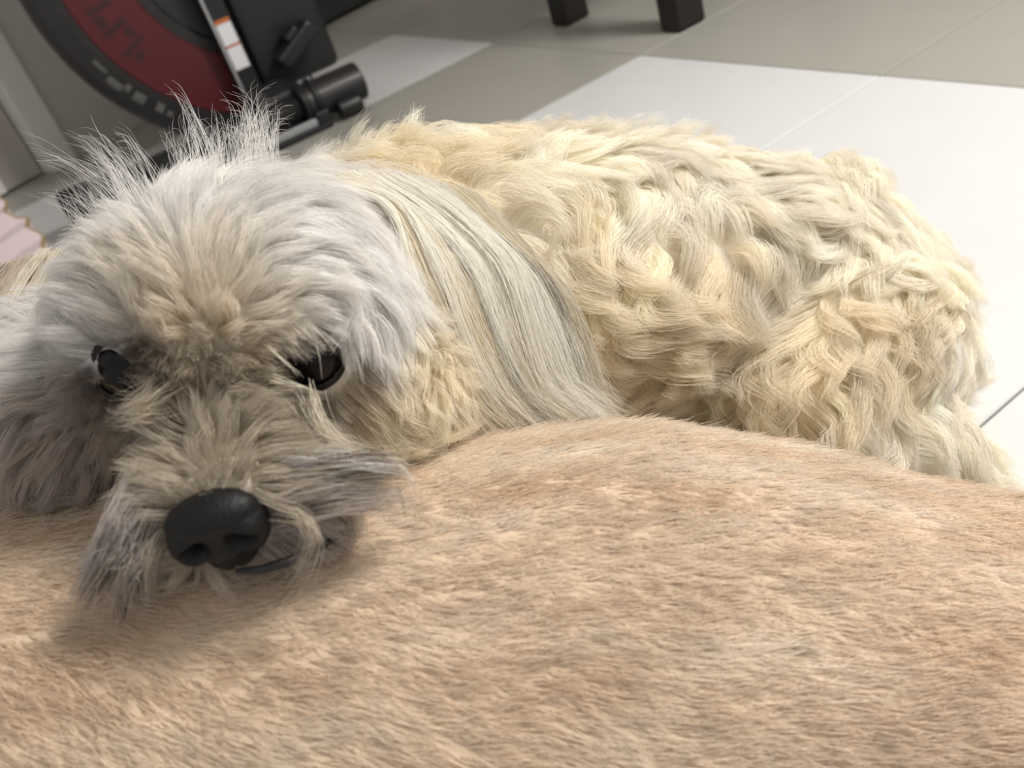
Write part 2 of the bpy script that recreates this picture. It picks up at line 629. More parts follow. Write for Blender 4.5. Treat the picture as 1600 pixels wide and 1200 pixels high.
# ------------------------------------------------------------------ stool of dark wood
st = empty('wooden_stool', (0.0, 0.0, 0.0), TA)
tag(st, 'dark brown wooden stool whose square legs stand on the tiles behind the dog', 'stool')
su0, su1, sv0, sv1 = 1.055, 1.40, 1.235, 1.56
first = True
for (u, v) in ((su0, sv0), (su0, sv1), (su1, sv0), (su1, sv1)):
    bm = bmesh.new()
    sp_u = -0.012 if u == su0 else 0.012
    m = Matrix.Identity(3)
    m[0][2] = -sp_u
    add_box(bm, (u + sp_u * 0.0 + 0.02, v, 0.232), (0.06, 0.05, 0.46), m, bevel=0.004)
    leg = bm_obj('leg', bm, WOOD, st)
    bm = bmesh.new()
    add_box(bm, (u + sp_u * 0.23 * 2 * 0 + 0.02 + sp_u * 0.45 * 0.5, v, 0.0035), (0.05, 0.042, 0.006), bevel=0.001)
    bm_obj('foot_pad', bm, WOOD_END, leg)
bm = bmesh.new()
add_box(bm, ((su0 + su1) / 2 + 0.02, (sv0 + sv1) / 2, 0.48), (0.46, 0.42, 0.035), bevel=0.01)
bm_obj('seat', bm, WOOD, st)
for u in (su0, su1):
    bm = bmesh.new()
    add_box(bm, (u + 0.02, (sv0 + sv1) / 2, 0.425), (0.022, sv1 - sv0 - 0.05, 0.07), bevel=0.003)
    bm_obj('apron', bm, WOOD, st)
for v in (sv0, sv1):
    bm = bmesh.new()
    add_box(bm, ((su0 + su1) / 2 + 0.02, v, 0.425), (su1 - su0 - 0.06, 0.022, 0.07), bevel=0.003)
    bm_obj('apron', bm, WOOD, st)

# ------------------------------------------------------------------ pleated pink cloth at the left edge
PA, PB = at(-10, 290, 1.56), at(160, 460, 1.36)        # upper and lower end of the pleated edge
PCL = at(-190, 470, 1.45) - at(-45, 385, 1.46)          # run of the pleats, away to the left
pk = empty('pleated_cloth', (PA[0], PA[1], 0.0))
tag(pk, 'pale pink pleated cloth with thin tan edging, heaped at the left edge', 'cloth')


def cloth_piece(name, v0, v1, nv, thick, lift, mat):
    b = bmesh.new()
    nu, npl = 132, 6.0
    org = np.array([PA[0], PA[1], 0.0])
    lay = [[], []]
    for i in range(nu + 1):
        u = i / nu
        ph = u * npl
        k = ph % 1.0
        saw = k / 0.82 if k < 0.82 else (1 - k) / 0.18        # knife pleats
        step = math.floor(ph)
        r0, r1 = [], []
        for j in range(nv + 1):
            v = v0 + (v1 - v0) * j / nv
            p = PA + (PB - PA) * u + PCL * (v + 0.10 * saw + 0.03 * math.sin(step * 2.1)) + np.array([0, 0, 1]) * (0.020 * saw - 0.03 * v * v + lift)
            if v > 0.9:
                p[2] *= max(0.03, (1.0 - v) / 0.1)
            p[2] = max(p[2], 0.006)
            r0.append(b.verts.new(Vector(p - org)))
            r1.append(b.verts.new(Vector((p[0] - org[0], p[1] - org[1], max(0.002, p[2] - thick)))))
        lay[0].append(r0)
        lay[1].append(r1)
    for g in lay:
        for i in range(nu):
            for j in range(nv):
                b.faces.new((g[i][j], g[i + 1][j], g[i + 1][j + 1], g[i][j + 1]))
    A, B = lay
    for i in range(nu):
        for j in (0, nv):
            b.faces.new((A[i][j], A[i + 1][j], B[i + 1][j], B[i][j]))
    for j in range(nv):
        for i in (0, nu):
            b.faces.new((A[i][j], A[i][j + 1], B[i][j + 1], B[i][j]))
    return bm_obj(name, b, mat, pk)


cloth_piece('cloth_body', 0.02, 1.0, 20, 0.5, 0.0, PINK)
cloth_piece('edging', 0.0, 0.022, 2, 0.006, 0.0012, GOLD)

# ================================================================== tan short-haired dog (foreground)
tan = empty('short_haired_dog', (0.0, 0.22, 0.0))
tan_off = np.array([0.0, 0.22, 0.0])
tag(tan, 'large tan short-haired dog lying across the foreground, seen along its back', 'dog')
tan_pts = [(-0.62, 0.30, 0.20, 0.075), (-0.50, 0.285, 0.17, 0.115), (-0.36, 0.268, 0.148, 0.142), (-0.23, 0.262, 0.137, 0.148),
           (-0.10, 0.252, 0.124, 0.138), (0.00, 0.246, 0.114, 0.1215), (0.05, 0.238, 0.100, 0.112), (0.10, 0.225, 0.079, 0.103), (0.19, 0.198, 0.050, 0.092),
           (0.30, 0.185, 0.052, 0.088), (0.42, 0.175, 0.075, 0.090), (0.50, 0.17, 0.075, 0.075)]
tan_e = chain(tan_pts, 0.2)
# head, turned away, out of the frame
tan_e += chain([(-0.62, 0.30, 0.20, 0.075), (-0.70, 0.33, 0.22, 0.08), (-0.76, 0.36, 0.20, 0.06), (-0.83, 0.40, 0.17, 0.042)], 0.25)
# forelegs and hind legs folded on the floor, towards the viewer and away
tan_e += chain([(-0.42, 0.16, 0.10, 0.06), (-0.46, 0.07, 0.045, 0.034), (-0.62, 0.05, 0.032, 0.028), (-0.72, 0.06, 0.03, 0.032)], 0.3)
tan_e += chain([(0.40, 0.15, 0.09, 0.085), (0.28, 0.06, 0.06, 0.055), (0.40, 0.02, 0.035, 0.03), (0.30, -0.02, 0.03, 0.03)], 0.3)
tan_e += chain([(0.50, 0.17, 0.06, 0.04), (0.60, 0.20, 0.03, 0.025), (0.72, 0.26, 0.022, 0.018), (0.80, 0.34, 0.016, 0.012)], 0.3)


def floor_clamp(v):
    v = v.copy()
    low = v[:, 2] < 0.004
    v[low, 2] = 0.004
    return v - tan_off


TANSKIN = mat_basic('tan_undercoat', (0.58, 0.45, 0.325), 0.8, var=0.05, var_scale=60)
tan_me = blob(tan_e, 0.006, 10, floor_clamp)
tan_body = link('body', tan_me, TANSKIN, tan)


class Off:
    pass


tv_me = tan_me.copy()
vv = np.empty(len(tv_me.vertices) * 3)
tv_me.vertices.foreach_get('co', vv)
tv_me.vertices.foreach_set('co', (vv.reshape(-1, 3) + tan_off).ravel())
tv_me.update()
tan_s = Surf(tv_me)

TB, TL, TO = (0.755, 0.64, 0.51), (0.80, 0.71, 0.59), (0.745, 0.61, 0.475)
tan_rows = [
    (60, 900, 1, 0.25, 10, 0.013, TB, 0.2), (60, 1100, 1, 0.45, 10, 0.013, TB, 0.2), (250, 1150, 1, 0.5, 10, 0.013, TL, 0.2),
    (400, 1000, 1, 0.12, 10, 0.012, TB, 0.2), (600, 1100, 1, 0.3, 10, 0.013, TL, 0.2), (700, 900, 1, -0.08, 10, 0.012, TB, 0.2),
    (650, 740, 1, -0.2, 14, 0.012, TL, 0.2), (880, 690, 1, 0.05, 16, 0.012, TL, 0.2), (900, 850, 1, 0.0, 10, 0.012, TO, 0.2),
    (900, 1000, 1, 0.05, 10, 0.013, TB, 0.2), (950, 1170, 1, 0.15, 10, 0.013, TL, 0.2), (1150, 760, 1, 0.1, 14, 0.012, TL, 0.2),
    (1200, 900, 1, 0.05, 10, 0.012, TO, 0.2), (1250, 1050, 1, 0.0, 10, 0.013, TB, 0.2), (1300, 1180, 1, 0.0, 10, 0.013, TO, 0.2),
    (1350, 800, 1, 0.12, 14, 0.012, TL, 0.2), (1550, 850, 1, 0.1, 12, 0.012, TO, 0.2), (1550, 1000, 1, 0.02, 10, 0.013, TB, 0.2),
    (1570, 1170, 1, -0.05, 10, 0.013, TO, 0.2)]
tan_ctrl = make_controls(tan_s, tan_rows, 0.3)
NG, NC = 13000, 290000
gP, gN = tan_s.sample(NG, facing_weight(150, 0.28))
gD, gL, gC, gK = idw(gP, tan_ctrl, 1.5, 0.02)
gD = unit(gD - gN * (gD * gN).sum(1, keepdims=True) + gN * 0.30)
gD = unit(gD + wobble(gP, 0.010, 3) * 0.10)
gD = unit(gD + gN * np.maximum(0, 0.34 - (gD * gN).sum(1, keepdims=True)))
tg_ = np.empty((NG, 5, 3))
tg_[:, 0] = gP - gN * 0.001
dd = gD.copy()
for j in range(1, 5):
    dd = unit(dd - gN * 0.06)
    tg_[:, j] = tg_[:, j - 1] + dd * (gL / 4)[:, None] * rng.uniform(0.7, 1.25, (NG, 1))
cP, cN = tan_s.sample(NC, facing_weight(150, 0.28))
_, _, cC, _ = idw(cP, tan_ctrl, 1.5, 0.03)
patch = wobble(cP * np.array([0.35, 1, 1]), 0.006, 11)[:, :1]
patch2 = wobble(cP * np.array([0.5, 1, 1]), 0.03, 12)[:, :1]
cC = cC * (1 + 0.06 * patch + 0.01 * patch2) * np.concatenate([np.ones((NC, 1)), 1 + 0.04 * patch, 1 + 0.08 * patch], 1)
tp, tc_ = children(cP, cN, tg_, gP, rng.uniform(0.7, 1.2, NC), 0.45, 0, 0, 0.045, cC, 0.0005)
make_curves('short_fur', tp - tan_off, taper(NC, 5, 0.00014), tc_, HAIR_SHORT, tan)

# ================================================================== small fluffy dog
dog = empty('fluffy_dog', (0.2, 0.5, 0.0))
dog_off = np.array([0.2, 0.5, 0.0])
tag(dog, 'small shaggy cream dog lying on the tiles, chin resting on the tan dog', 'dog')


def P4(x, y, d, r):
    return (*at(x, y, d), r)


# head frame: hx to the picture's right along the eyes, hf along the muzzle, hu up
EM = at(340, 578, 0.318)
NOSE = at(336, 832, 0.272)
hf = unit(NOSE - EM)
hx = unit(RGT * 0.985 + UPV * 0.15 - FWD * 0.10)
hx = unit(hx - hf * (hx @ hf))
hu = np.cross(hx, hf)
if hu @ UPV < 0:
    hu = -hu
HAX = np.stack([hx, hf, hu], 1)


def hp(x, y, z):
    return EM + hx * x + hf * y + hu * z


ML = float(np.linalg.norm(NOSE - EM))
head_e = [
    (hp(0.004, -0.038, -0.003), (0.055, 0.041, 0.041), HAX),
    (hp(0, -0.030, 0.006), (0.047, 0.040, 0.034), HAX),
    (hp(0.030, -0.030, -0.022), (0.034, 0.036, 0.032), HAX),
    (hp(-0.030, -0.030, -0.022), (0.034, 0.036, 0.032), HAX),
    (hp(0, 0.018, -0.014), (0.026, 0.036, 0.018), HAX),
    (hp(0, ML - 0.022, -0.010), (0.0235, 0.021, 0.017), HAX),
    (hp(0.014, ML - 0.024, -0.019), (0.018, 0.020, 0.0145), HAX),
    (hp(-0.014, ML - 0.024, -0.019), (0.018, 0.020, 0.0145), HAX),
    (hp(0, 0.010, -0.036), (0.026, 0.040, 0.013), HAX),
    (hp(0, -0.010, -0.030), (0.035, 0.035, 0.022), HAX),
    (at(590, 610, 0.368), (0.031, 0.031, 0.031), EYE3),
    (at(125, 650, 0.362), (0.030, 0.030, 0.030), EYE3),
    (at(85, 585, 0.395), (0.024, 0.024, 0.030), EYE3),
    (hp(0.031, -0.008, 0.011), (0.017, 0.012, 0.007), HAX),
    (hp(-0.031, -0.006, 0.012), (0.017, 0.012, 0.008), HAX),
]
NECK = hp(0.016, -0.066, -0.030)
body_e = chain([(*NECK, 0.040), P4(560, 440, 0.49, 0.056), P4(720, 430, 0.55, 0.080), P4(860, 450, 0.585, 0.088), P4(1080, 450, 0.63, 0.088),
                P4(1230, 445, 0.66, 0.086), P4(1315, 475, 0.67, 0.074)], 0.25)
body_e += chain([P4(1330, 540, 0.60, 0.065), P4(1250, 610, 0.575, 0.05), P4(1330, 690, 0.575, 0.035), P4(1460, 705, 0.575, 0.026)], 0.3)
body_e += chain([P4(1340, 470, 0.70, 0.055), P4(1400, 560, 0.66, 0.042)], 0.3)
body_e += chain([P4(760, 540, 0.56, 0.06), P4(800, 680, 0.53, 0.035), P4(700, 780, 0.50, 0.028)], 0.3)


def dog_fix(v):
    v = v.copy()
    v[:, 2] = np.maximum(v[:, 2], 0.004)
    return v - dog_off


SKIN = mat_basic('cream_undercoat', (0.76, 0.69, 0.57), 0.85, var=0.08, var_scale=40)
PIGM = mat_basic('pigmented_skin', (0.76, 0.69, 0.57), 0.85)
_a = PIGM.node_tree.nodes.new('ShaderNodeAttribute')
_a.attribute_name = 'skin_color'
PIGM.node_tree.links.new(_a.outputs['Color'], PIGM.node_tree.nodes['Principled BSDF'].inputs['Base Color'])


def rest_on_tan(v):
    v = v.copy()
    for i in range(len(v)):
        h = tan_s.bvh.find_nearest(Vector(v[i]), 0.12)
        if h[0] is not None:
            n = np.array(h[1])
            d = (v[i] - np.array(h[0])) @ n
            if d < 0.001:
                v[i] += n * (0.001 - d)
    return dog_fix(v)


dog_me = blob(head_e + body_e, 0.0042, 9, rest_on_tan)
link('body', dog_me, PIGM, dog)
dv = dog_me.copy()
vv = np.empty(len(dv.vertices) * 3)
dv.vertices.foreach_get('co', vv)
dv.vertices.foreach_set('co', (vv.reshape(-1, 3) + dog_off).ravel())
dv.update()
dog_s = Surf(dv)
print('BODY', len(dog_me.vertices), 'NOSE', NOSE, 'EM', EM, 'hf', hf, 'ML', ML)

# ---- eyes, lids, nose
EYEM = mat_basic('dark_eye', (0.006, 0.005, 0.005), 0.06, spec=0.22)
LID = mat_basic('dark_lid', (0.007, 0.006, 0.006), 0.6, bump=0.2, bump_scale=500)
NOSEM = mat_basic('black_nose', (0.0045, 0.0048, 0.0055), 0.5, spec=0.3, bump=0.25, bump_scale=900)
HOLE = mat_basic('nostril', (0.002, 0.002, 0.002), 0.8)


def ellipsoid(name, c, rad, ax, mat, parent, sub=4):
    b = bmesh.new()
    m = Matrix.Identity(4)
    for i in range(3):
        for j in range(3):
            m[i][j] = ax[i][j] * rad[j]
        m[i][3] = c[i] - dog_off[i]
    bmesh.ops.create_icosphere(b, subdivisions=sub, radius=1.0, matrix=m)
    return bm_obj(name, b, mat, parent, True)


EYES = []
for (x, y, s) in ((489, 563, 1), (198, 606, -1)):
    p, n = dog_s.hit(x, y, 0.31)
    c = p - n * (0.0060 if s > 0 else 0.0085)
    EYES.append((c, n))
    e = ellipsoid('eye', c, (0.0124,) * 3, EYE3, EYEM, dog)
    # dark lids: a shell over the ball with an almond opening
    q = unit(-ray(x, y) * 0.8 + n * 0.2)
    ux = unit(hx - q * (hx @ q))
    uy = np.cross(q, ux)
    b = bmesh.new()
    bmesh.ops.create_icosphere(b, subdivisions=5, radius=1.0)
    kill = []
    for v in b.verts:
        w = np.array(v.co)
        a, h, dq = w @ ux, w @ uy, w @ q
        if dq < -0.2 or (dq > 0 and (a / 0.90) ** 2 + (h / 0.78) ** 2 < 1):
            kill.append(v)
        else:
            v.co = Vector(c - dog_off + w * (0.0137 - 0.0009 * max(0, 1 - abs((a / 0.90) ** 2 + (h / 0.78) ** 2 - 1) * 3)))
    bmesh.ops.delete(b, geom=kill, context='VERTS')
    bm_obj('eyelid', b, LID, e, True)

# nose leather: broad rounded block with nostrils
nr = []
nb = []
nose_e = [
    (hp(0.0, ML - 0.004, 0.0035), (0.0145, 0.0085, 0.0070), HAX),
    (hp(0.0088, ML - 0.003, -0.003), (0.0072, 0.0095, 0.0090), HAX),
    (hp(-0.0088, ML - 0.003, -0.003), (0.0072, 0.0095, 0.0090), HAX),
    (hp(0.0, ML - 0.002, -0.0040), (0.0090, 0.0090, 0.0090), HAX),
    (hp(0.0, ML - 0.003, -0.0120), (0.0090, 0.0080, 0.0085), HAX),
]


def nose_fix(v):
    out = v.copy()
    for sx in (1, -1):
        c = hp(0.0074 * sx, ML + 0.0065, -0.0022)
        ax = unit(hx * sx * 0.8 - hu * 0.35)
        w = v - c
        al = w @ ax
        pr = w - al[:, None] * ax
        r2 = (pr ** 2).sum(1) / 0.0026 ** 2 + (al / 0.0042) ** 2
        k = np.exp(-r2 * 1.1)
        out -= (hf[None] * 0.0110 - hu[None] * 0.001) * k[:, None]
    # philtrum groove
    w = v - hp(0, ML + 0.008, -0.008)
    k = np.exp(-((w @ hx) / 0.0011) ** 2) * (np.clip(-(w @ hu) + 0.003, 0, 0.01) / 0.01)
    out -= hf[None] * 0.0016 * k[:, None]
    return out - dog_off


nose_me = blob(nose_e, 0.0006, 8, nose_fix)
nose = link('nose', nose_me, NOSEM, dog)
nose['label'] = 'black leathery nose with two open nostrils'
MOUTH = mat_basic('dark_lip', (0.012, 0.009, 0.009), 0.5)
b = bmesh.new()
lip_line = np.array([at(368, 893, 0.277), at(410, 890, 0.279), at(450, 878, 0.282), at(492, 858, 0.287), at(530, 838, 0.293)])
lip_pts = []
for k in range(33):
    x = k / 32 * 4
    m = min(int(x), 3)
    p = lip_line[m] + (lip_line[m + 1] - lip_line[m]) * (x - m)
    h = tan_s.bvh.find_nearest(Vector(p))
    n_ = np.array(h[1])
    d_ = (p - np.array(h[0])) @ n_
    if d_ < 0.0030:
        p = p + n_ * (0.0030 - d_)
    lip_pts.append(p)
prev = None
for k, p in enumerate(lip_pts):
    t_ = unit(lip_pts[min(k + 1, 32)] - lip_pts[max(k - 1, 0)])
    e1 = unit(np.cross(t_, hu))
    e2 = np.cross(t_, e1)
    rr = 0.0017 * (0.35 + 0.65 * math.sin(math.pi * (0.08 + 0.84 * k / 32)))
    ring_ = [b.verts.new(Vector(p - dog_off + (e1 * math.cos(a) + e2 * math.sin(a)) * rr)) for a in np.linspace(0, 2 * math.pi, 10, endpoint=False)]
    if prev:
        for q in range(10):
            b.faces.new((prev[q], prev[(q + 1) % 10], ring_[(q + 1) % 10], ring_[q]))
    else:
        b.faces.new(ring_)
    prev = ring_
b.faces.new(prev)
bm_obj('lip', b, MOUTH, dog, True)

# ---- colours of the coat
CW = (0.90, 0.885, 0.865)    # white crown
CC = (0.915, 0.845, 0.70)      # cream body
CP = (0.95, 0.91, 0.82)      # pale cream
CB = (0.80, 0.725, 0.60)      # beige brow
CM = (0.58, 0.515, 0.42)      # muzzle
CG = (0.54, 0.49, 0.47)      # greyer moustache
CX = (0.86, 0.81, 0.73)      # pale beige forehead
CK = (0.36, 0.30, 0.25)      # brown rim hair
CL = (0.52, 0.44, 0.38)      # brownish cheek by the far eye
CH = (0.66, 0.60, 0.56)      # lower cheek
CD = (0.13, 0.10, 0.085)     # dark round eyes, mouth

rows_body = [
    # back line: hair standing up and over
    (560, 240, 0.25, -1, 45, 0.030, CP, 0.5), (640, 215, 0.2, -1, 50, 0.030, CP, 0.5), (740, 225, 0.5, -0.8, 45, 0.028, CC, 0.5),
    (840, 245, 0.8, -0.5, 40, 0.030, CP, 0.6), (820, 310, 0.7, -0.6, 35, 0.030, CP, 0.7), (700, 270, 0.3, -0.9, 40, 0.03, CC, 0.5),
    (600, 290, 0.4, -0.6, 30, 0.03, CC, 0.5),
    (940, 240, 0.9, 0.1, 30, 0.034, CP, 0.8), (1020, 250, 0.9, 0.2, 30, 0.036, CP, 0.9), (1150, 240, 0.7, -0.5, 40, 0.040, CP, 0.9),
    (1250, 225, 0.8, -0.5, 40, 0.040, CP, 0.9), (1330, 260, 1, 0.2, 30, 0.036, CP, 0.9), (1400, 310, 0.9, 0.5, 30, 0.036, CP, 0.9),
    (1450, 380, 0.9, 0.6, 30, 0.034, CP, 0.8),
    (900, 330, 0.8, 0.3, 25, 0.032, CC, 0.9), (990, 330, 0.5, 0.8, 25, 0.036, CP, 1.0), (1090, 320, 0.8, 0.6, 28, 0.040, CP, 1.0),
    (1200, 310, 0.8, 0.6, 28, 0.042, CP, 1.0), (1300, 340, 0.7, 0.7, 28, 0.040, CP, 1.0), (1380, 400, 0.6, 0.7, 25, 0.036, CP, 0.9),
    (930, 420, 0.5, 0.8, 22, 0.032, CC, 1.0), (1020, 430, 0.4, 0.9, 25, 0.036, CC, 1.0), (1120, 420, 0.5, 0.8, 25, 0.040, CC, 1.0),
    (1230, 430, 0.5, 0.7, 25, 0.038, CP, 1.0), (1330, 470, 0.3, 0.9, 25, 0.036, CC, 1.0), (1430, 480, 0.4, 0.9, 22, 0.034, CC, 0.9),
    (940, 540, 0.2, 1, 20, 0.032, CC, 0.9), (1030, 550, 0.2, 1, 22, 0.036, CC, 1.0), (1130, 540, 0.1, 1, 22, 0.040, CC, 0.9),
    (1240, 550, 0.0, 1, 22, 0.040, CC, 0.8), (1340, 570, -0.1, 1, 20, 0.038, CC, 0.8), (1430, 580, -0.2, 1, 20, 0.036, CC, 0.8),
    (960, 640, 0.15, 1, 20, 0.032, CC, 0.8), (1060, 640, 0.1, 1, 20, 0.036, CC, 0.8), (1160, 650, 0.05, 1, 20, 0.038, CC, 0.7),
    (1260, 660, -0.3, 0.8, 18, 0.036, CC, 0.7), (1360, 660, -0.6, 0.5, 18, 0.036, CP, 0.7), (1440, 670, 0.4, 0.6, 20, 0.034, CP, 0.6),
    (1480, 640, 0.6, 0.6, 25, 0.034, CP, 0.6), (1490, 560, 0.5, 0.8, 25, 0.034, CP, 0.7),
]
rows_head = [
    # crown
    (350, 295, 0.6, -0.7, 9, 0.014, CW, 0.15), (250, 325, -0.4, -0.8, 9, 0.014, CW, 0.15), (450, 295, 0.9, -0.1, 8, 0.020, CW, 0.15), (300, 345, -0.1, -1, 14, 0.020, CW, 0.15),
    (40, 560, -0.5, 0.85, 10, 0.034, CW, 0.15), (50, 660, -0.3, 0.95, 10, 0.034, CH, 0.15), (120, 720, -0.2, 1, 10, 0.026, CH, 0.15),
    (540, 320, 0.9, 0.4, 8, 0.032, CW, 0.15), (160, 360, -0.8, -0.1, 9, 0.024, CW, 0.15), (90, 420, -0.8, 0.5, 9, 0.028, CW, 0.15),
    (350, 350, 0.5, -0.6, 9, 0.026, CW, 0.15), (450, 350, 0.95, 0.15, 8, 0.034, CW, 0.15), (250, 370, -0.8, -0.2, 9, 0.026, CW, 0.15),
    (560, 400, 0.75, 0.75, 8, 0.030, CW, 0.15), (620, 380, 0.7, 0.8, 8, 0.030, CW, 0.15), (150, 450, -0.9, 0.4, 9, 0.030, CW, 0.15),
    (60, 530, -0.5, 0.85, 9, 0.034, CW, 0.15), (110, 560, -0.4, 0.9, 9, 0.030, CW, 0.15), (20, 600, -0.3, 0.95, 10, 0.036, CW, 0.15),
    # forehead, parting outwards above the eyes
    (340, 440, 0.05, -1, 14, 0.022, CX, 0.2), (420, 430, 0.8, -0.3, 12, 0.030, CW, 0.2), (500, 430, 0.95, 0.2, 12, 0.032, CW, 0.2),
    (560, 480, 0.85, 0.55, 11, 0.034, CW, 0.2), (250, 450, -0.8, -0.3, 12, 0.026, CX, 0.2), (180, 500, -0.9, 0.2, 12, 0.030, CW, 0.2),
    (340, 510, 0.05, -1, 16, 0.017, CB, 0.2), (400, 490, 0.45, -0.7, 15, 0.020, CX, 0.2), (280, 520, -0.4, -0.7, 15, 0.018, CB, 0.2),
    # around the eyes
    (440, 510, 0.6, -0.5, 14, 0.010, CX, 0.2), (490, 495, 0.8, -0.4, 12, 0.014, CW, 0.2), (490, 528, 0.5, -0.85, 12, 0.006, CK, 0.2), (530, 540, 0.8, -0.4, 10, 0.008, CK, 0.2), (560, 525, 0.9, 0.4, 10, 0.020, CW, 0.2), (600, 540, 0.8, 0.6, 9, 0.020, CP, 0.2), (520, 470, 0.95, 0.25, 10, 0.026, CW, 0.2),
    (300, 580, -0.3, -0.8, 16, 0.014, CB, 0.2), (385, 575, 0.3, -0.8, 16, 0.014, CB, 0.2),
    (430, 575, -0.5, -0.4, 12, 0.007, CD, 0.2), (470, 612, 0.5, 0.8, 12, 0.008, CD, 0.2), (540, 605, 0.8, 0.5, 12, 0.014, CB, 0.2),
    (205, 568, -0.3, -0.8, 12, 0.007, CD, 0.2), (150, 535, -0.8, 0.1, 10, 0.018, CW, 0.2), (120, 620, -0.6, 0.6, 12, 0.016, CH, 0.2), (162, 598, -0.7, 0.3, 10, 0.006, CD, 0.2), (168, 635, -0.5, 0.7, 10, 0.007, CK, 0.2), (245, 575, 0.1, -0.7, 12, 0.008, CK, 0.2),
    (180, 660, -0.5, 0.8, 12, 0.018, CL, 0.2),
    # bridge of the muzzle
    (340, 580, 0.0, -0.7, 28, 0.015, CM, 0.3), (300, 640, -0.7, -0.05, 28, 0.018, CM, 0.3), (380, 640, 0.6, 0.1, 28, 0.016, CM, 0.3),
    (340, 690, 0.0, -0.3, 28, 0.012, CM, 0.3), (270, 700, -0.8, 0.2, 26, 0.020, CM, 0.3), (410, 690, 0.8, 0.3, 26, 0.018, CM, 0.3),
    (340, 745, 0.1, -0.5, 25, 0.007, CM, 0.2), (280, 750, -0.9, 0.2, 24, 0.016, CM, 0.2), (410, 745, 0.9, -0.1, 24, 0.018, CM, 0.2),
    # cheeks
    (480, 680, 0.7, 0.6, 18, 0.024, CB, 0.3), (560, 620, 0.8, 0.5, 16, 0.024, CC, 0.2), (630, 560, 0.6, 0.8, 8, 0.018, CC, 0.2),
    (600, 660, 0.7, 0.5, 12, 0.024, CC, 0.3), (650, 580, 0.5, 0.85, 6, 0.016, CC, 0.2), (660, 640, 0.5, 0.8, 8, 0.018, CC, 0.2), (150, 700, -0.2, 1, 12, 0.026, CL, 0.3),
    (90, 650, -0.4, 0.9, 12, 0.030, CL, 0.3),
    # moustache and chin
    (230, 790, -0.9, 0.5, 26, 0.030, CG, 0.4), (220, 850, -0.6, 0.9, 24, 0.030, CG, 0.4), (260, 880, -0.4, 1, 22, 0.026, CG, 0.4),
    (320, 910, -0.1, 1, 18, 0.014, CD, 0.3), (380, 885, 0.4, 0.9, 18, 0.010, CK, 0.3), (430, 850, 0.9, 0.3, 22, 0.018, CK, 0.4),
    (430, 790, 1.0, 0.0, 24, 0.030, CG, 0.4), (480, 760, 1.0, -0.1, 22, 0.034, CM, 0.4), (500, 810, 1.0, 0.2, 20, 0.030, CG, 0.4),
]
ctrl = make_controls(dog_s, rows_body + rows_head, 0.5)
_, _, _sc, _ = idw(dog_s.v, ctrl, 2.4, 0.006)
_at = dog_me.attributes.new('skin_color', 'FLOAT_COLOR', 'POINT')
_at.data.foreach_set('color', np.concatenate([_sc * 0.88, np.ones((len(_sc), 1))], 1).astype(np.float32).ravel())


# roots: body coat and head coat
HC = hp(0, -0.03, 0)


def head_fade(P):
    return np.linalg.norm(P - HC, axis=1)


def bare(P):
    keep = np.ones(len(P), bool)
    for (c, n), rb in zip(EYES, (0.0148, 0.0128)):
        keep &= np.linalg.norm(P - c, axis=1) > rb
    w = P - hp(0, ML, -0.003)
    keep &= ((w @ hx) / 0.0165) ** 2 + ((w @ hu) / 0.0145) ** 2 + ((w @ hf) / 0.011) ** 2 > 1
    return keep


def coat(name, ng, nc, region, k, gravity, wave, clump, rad, seed, frizz, lmul=1.0, hug=0.0):
    fw = facing_weight(200, 0.22)
    wt = lambda c, n: fw(c, n) * region(c)
    gP, gN = dog_s.sample(ng, wt)
    m = bare(gP)
    gP, gN = gP[m], gN[m]
    gD, gL, gC, gK = idw(gP, ctrl, 2.4, 0.006)
    up = (gD * gN).sum(1, keepdims=True)
    gD = unit(gD + gN * np.maximum(0, 0.12 - up))
    gL = gL * lmul * rng.uniform(0.85, 1.15, len(gL))
    G = grow_guides(dog_s, gP, gN, gD, gL, gK, k, gravity, seed, 0.028, wave, 0.002, (tan_s,), hug)
    cP, cN = dog_s.sample(nc, wt)
    m = bare(cP)
    cP, cN = cP[m], cN[m]
    _, _, cC, cK = idw(cP, ctrl, 2.4, 0.006)
    n = len(cP)
    pts, cc = children(cP, cN, G, gP, rng.uniform(0.75, 1.1, n), clump, 0, 0, 0.07, cC, frizz)
    make_curves(name, pts - dog_off, taper(n, k, rad), cc, HAIR, dog)


hd = lambda c: (np.linalg.norm(c - HC, axis=1) < 0.105).astype(float)
coat('body_fur', 1500, 110000, lambda c: 1 - hd(c), 11, 0.16, 0.35, 0.62, 0.00012, 21, 0.0005, 1.22, 0.06)
coat('head_fur', 4500, 110000, hd, 9, 0.05, 0.15, 0.22, 0.00009, 22, 0.00028, 1.05, 0.5)


# ---- ears: a leather flap each, with sheets of long straight hair
def bez(pts, t):
    """Catmull-Rom-ish interpolation through rows pts (m,...), t in 0..1"""
    pts = np.asarray(pts, float)
    m = len(pts)
    x = np.clip(t, 0, 1) * (m - 1)
    i = np.clip(np.floor(x).astype(int), 0, m - 2)
    f = x - i
    p0, p1, p2, p3 = pts[np.maximum(i - 1, 0)], pts[i], pts[i + 1], pts[np.minimum(i + 2, m - 1)]
    f = f.reshape(f.shape + (1,) * (pts.ndim - 1))
    return 0.5 * (2 * p1 + (p2 - p0) * f + (2 * p0 - 5 * p1 + 4 * p2 - p3) * f ** 2 + (3 * p1 - p0 - 3 * p2 + p3) * f ** 3)


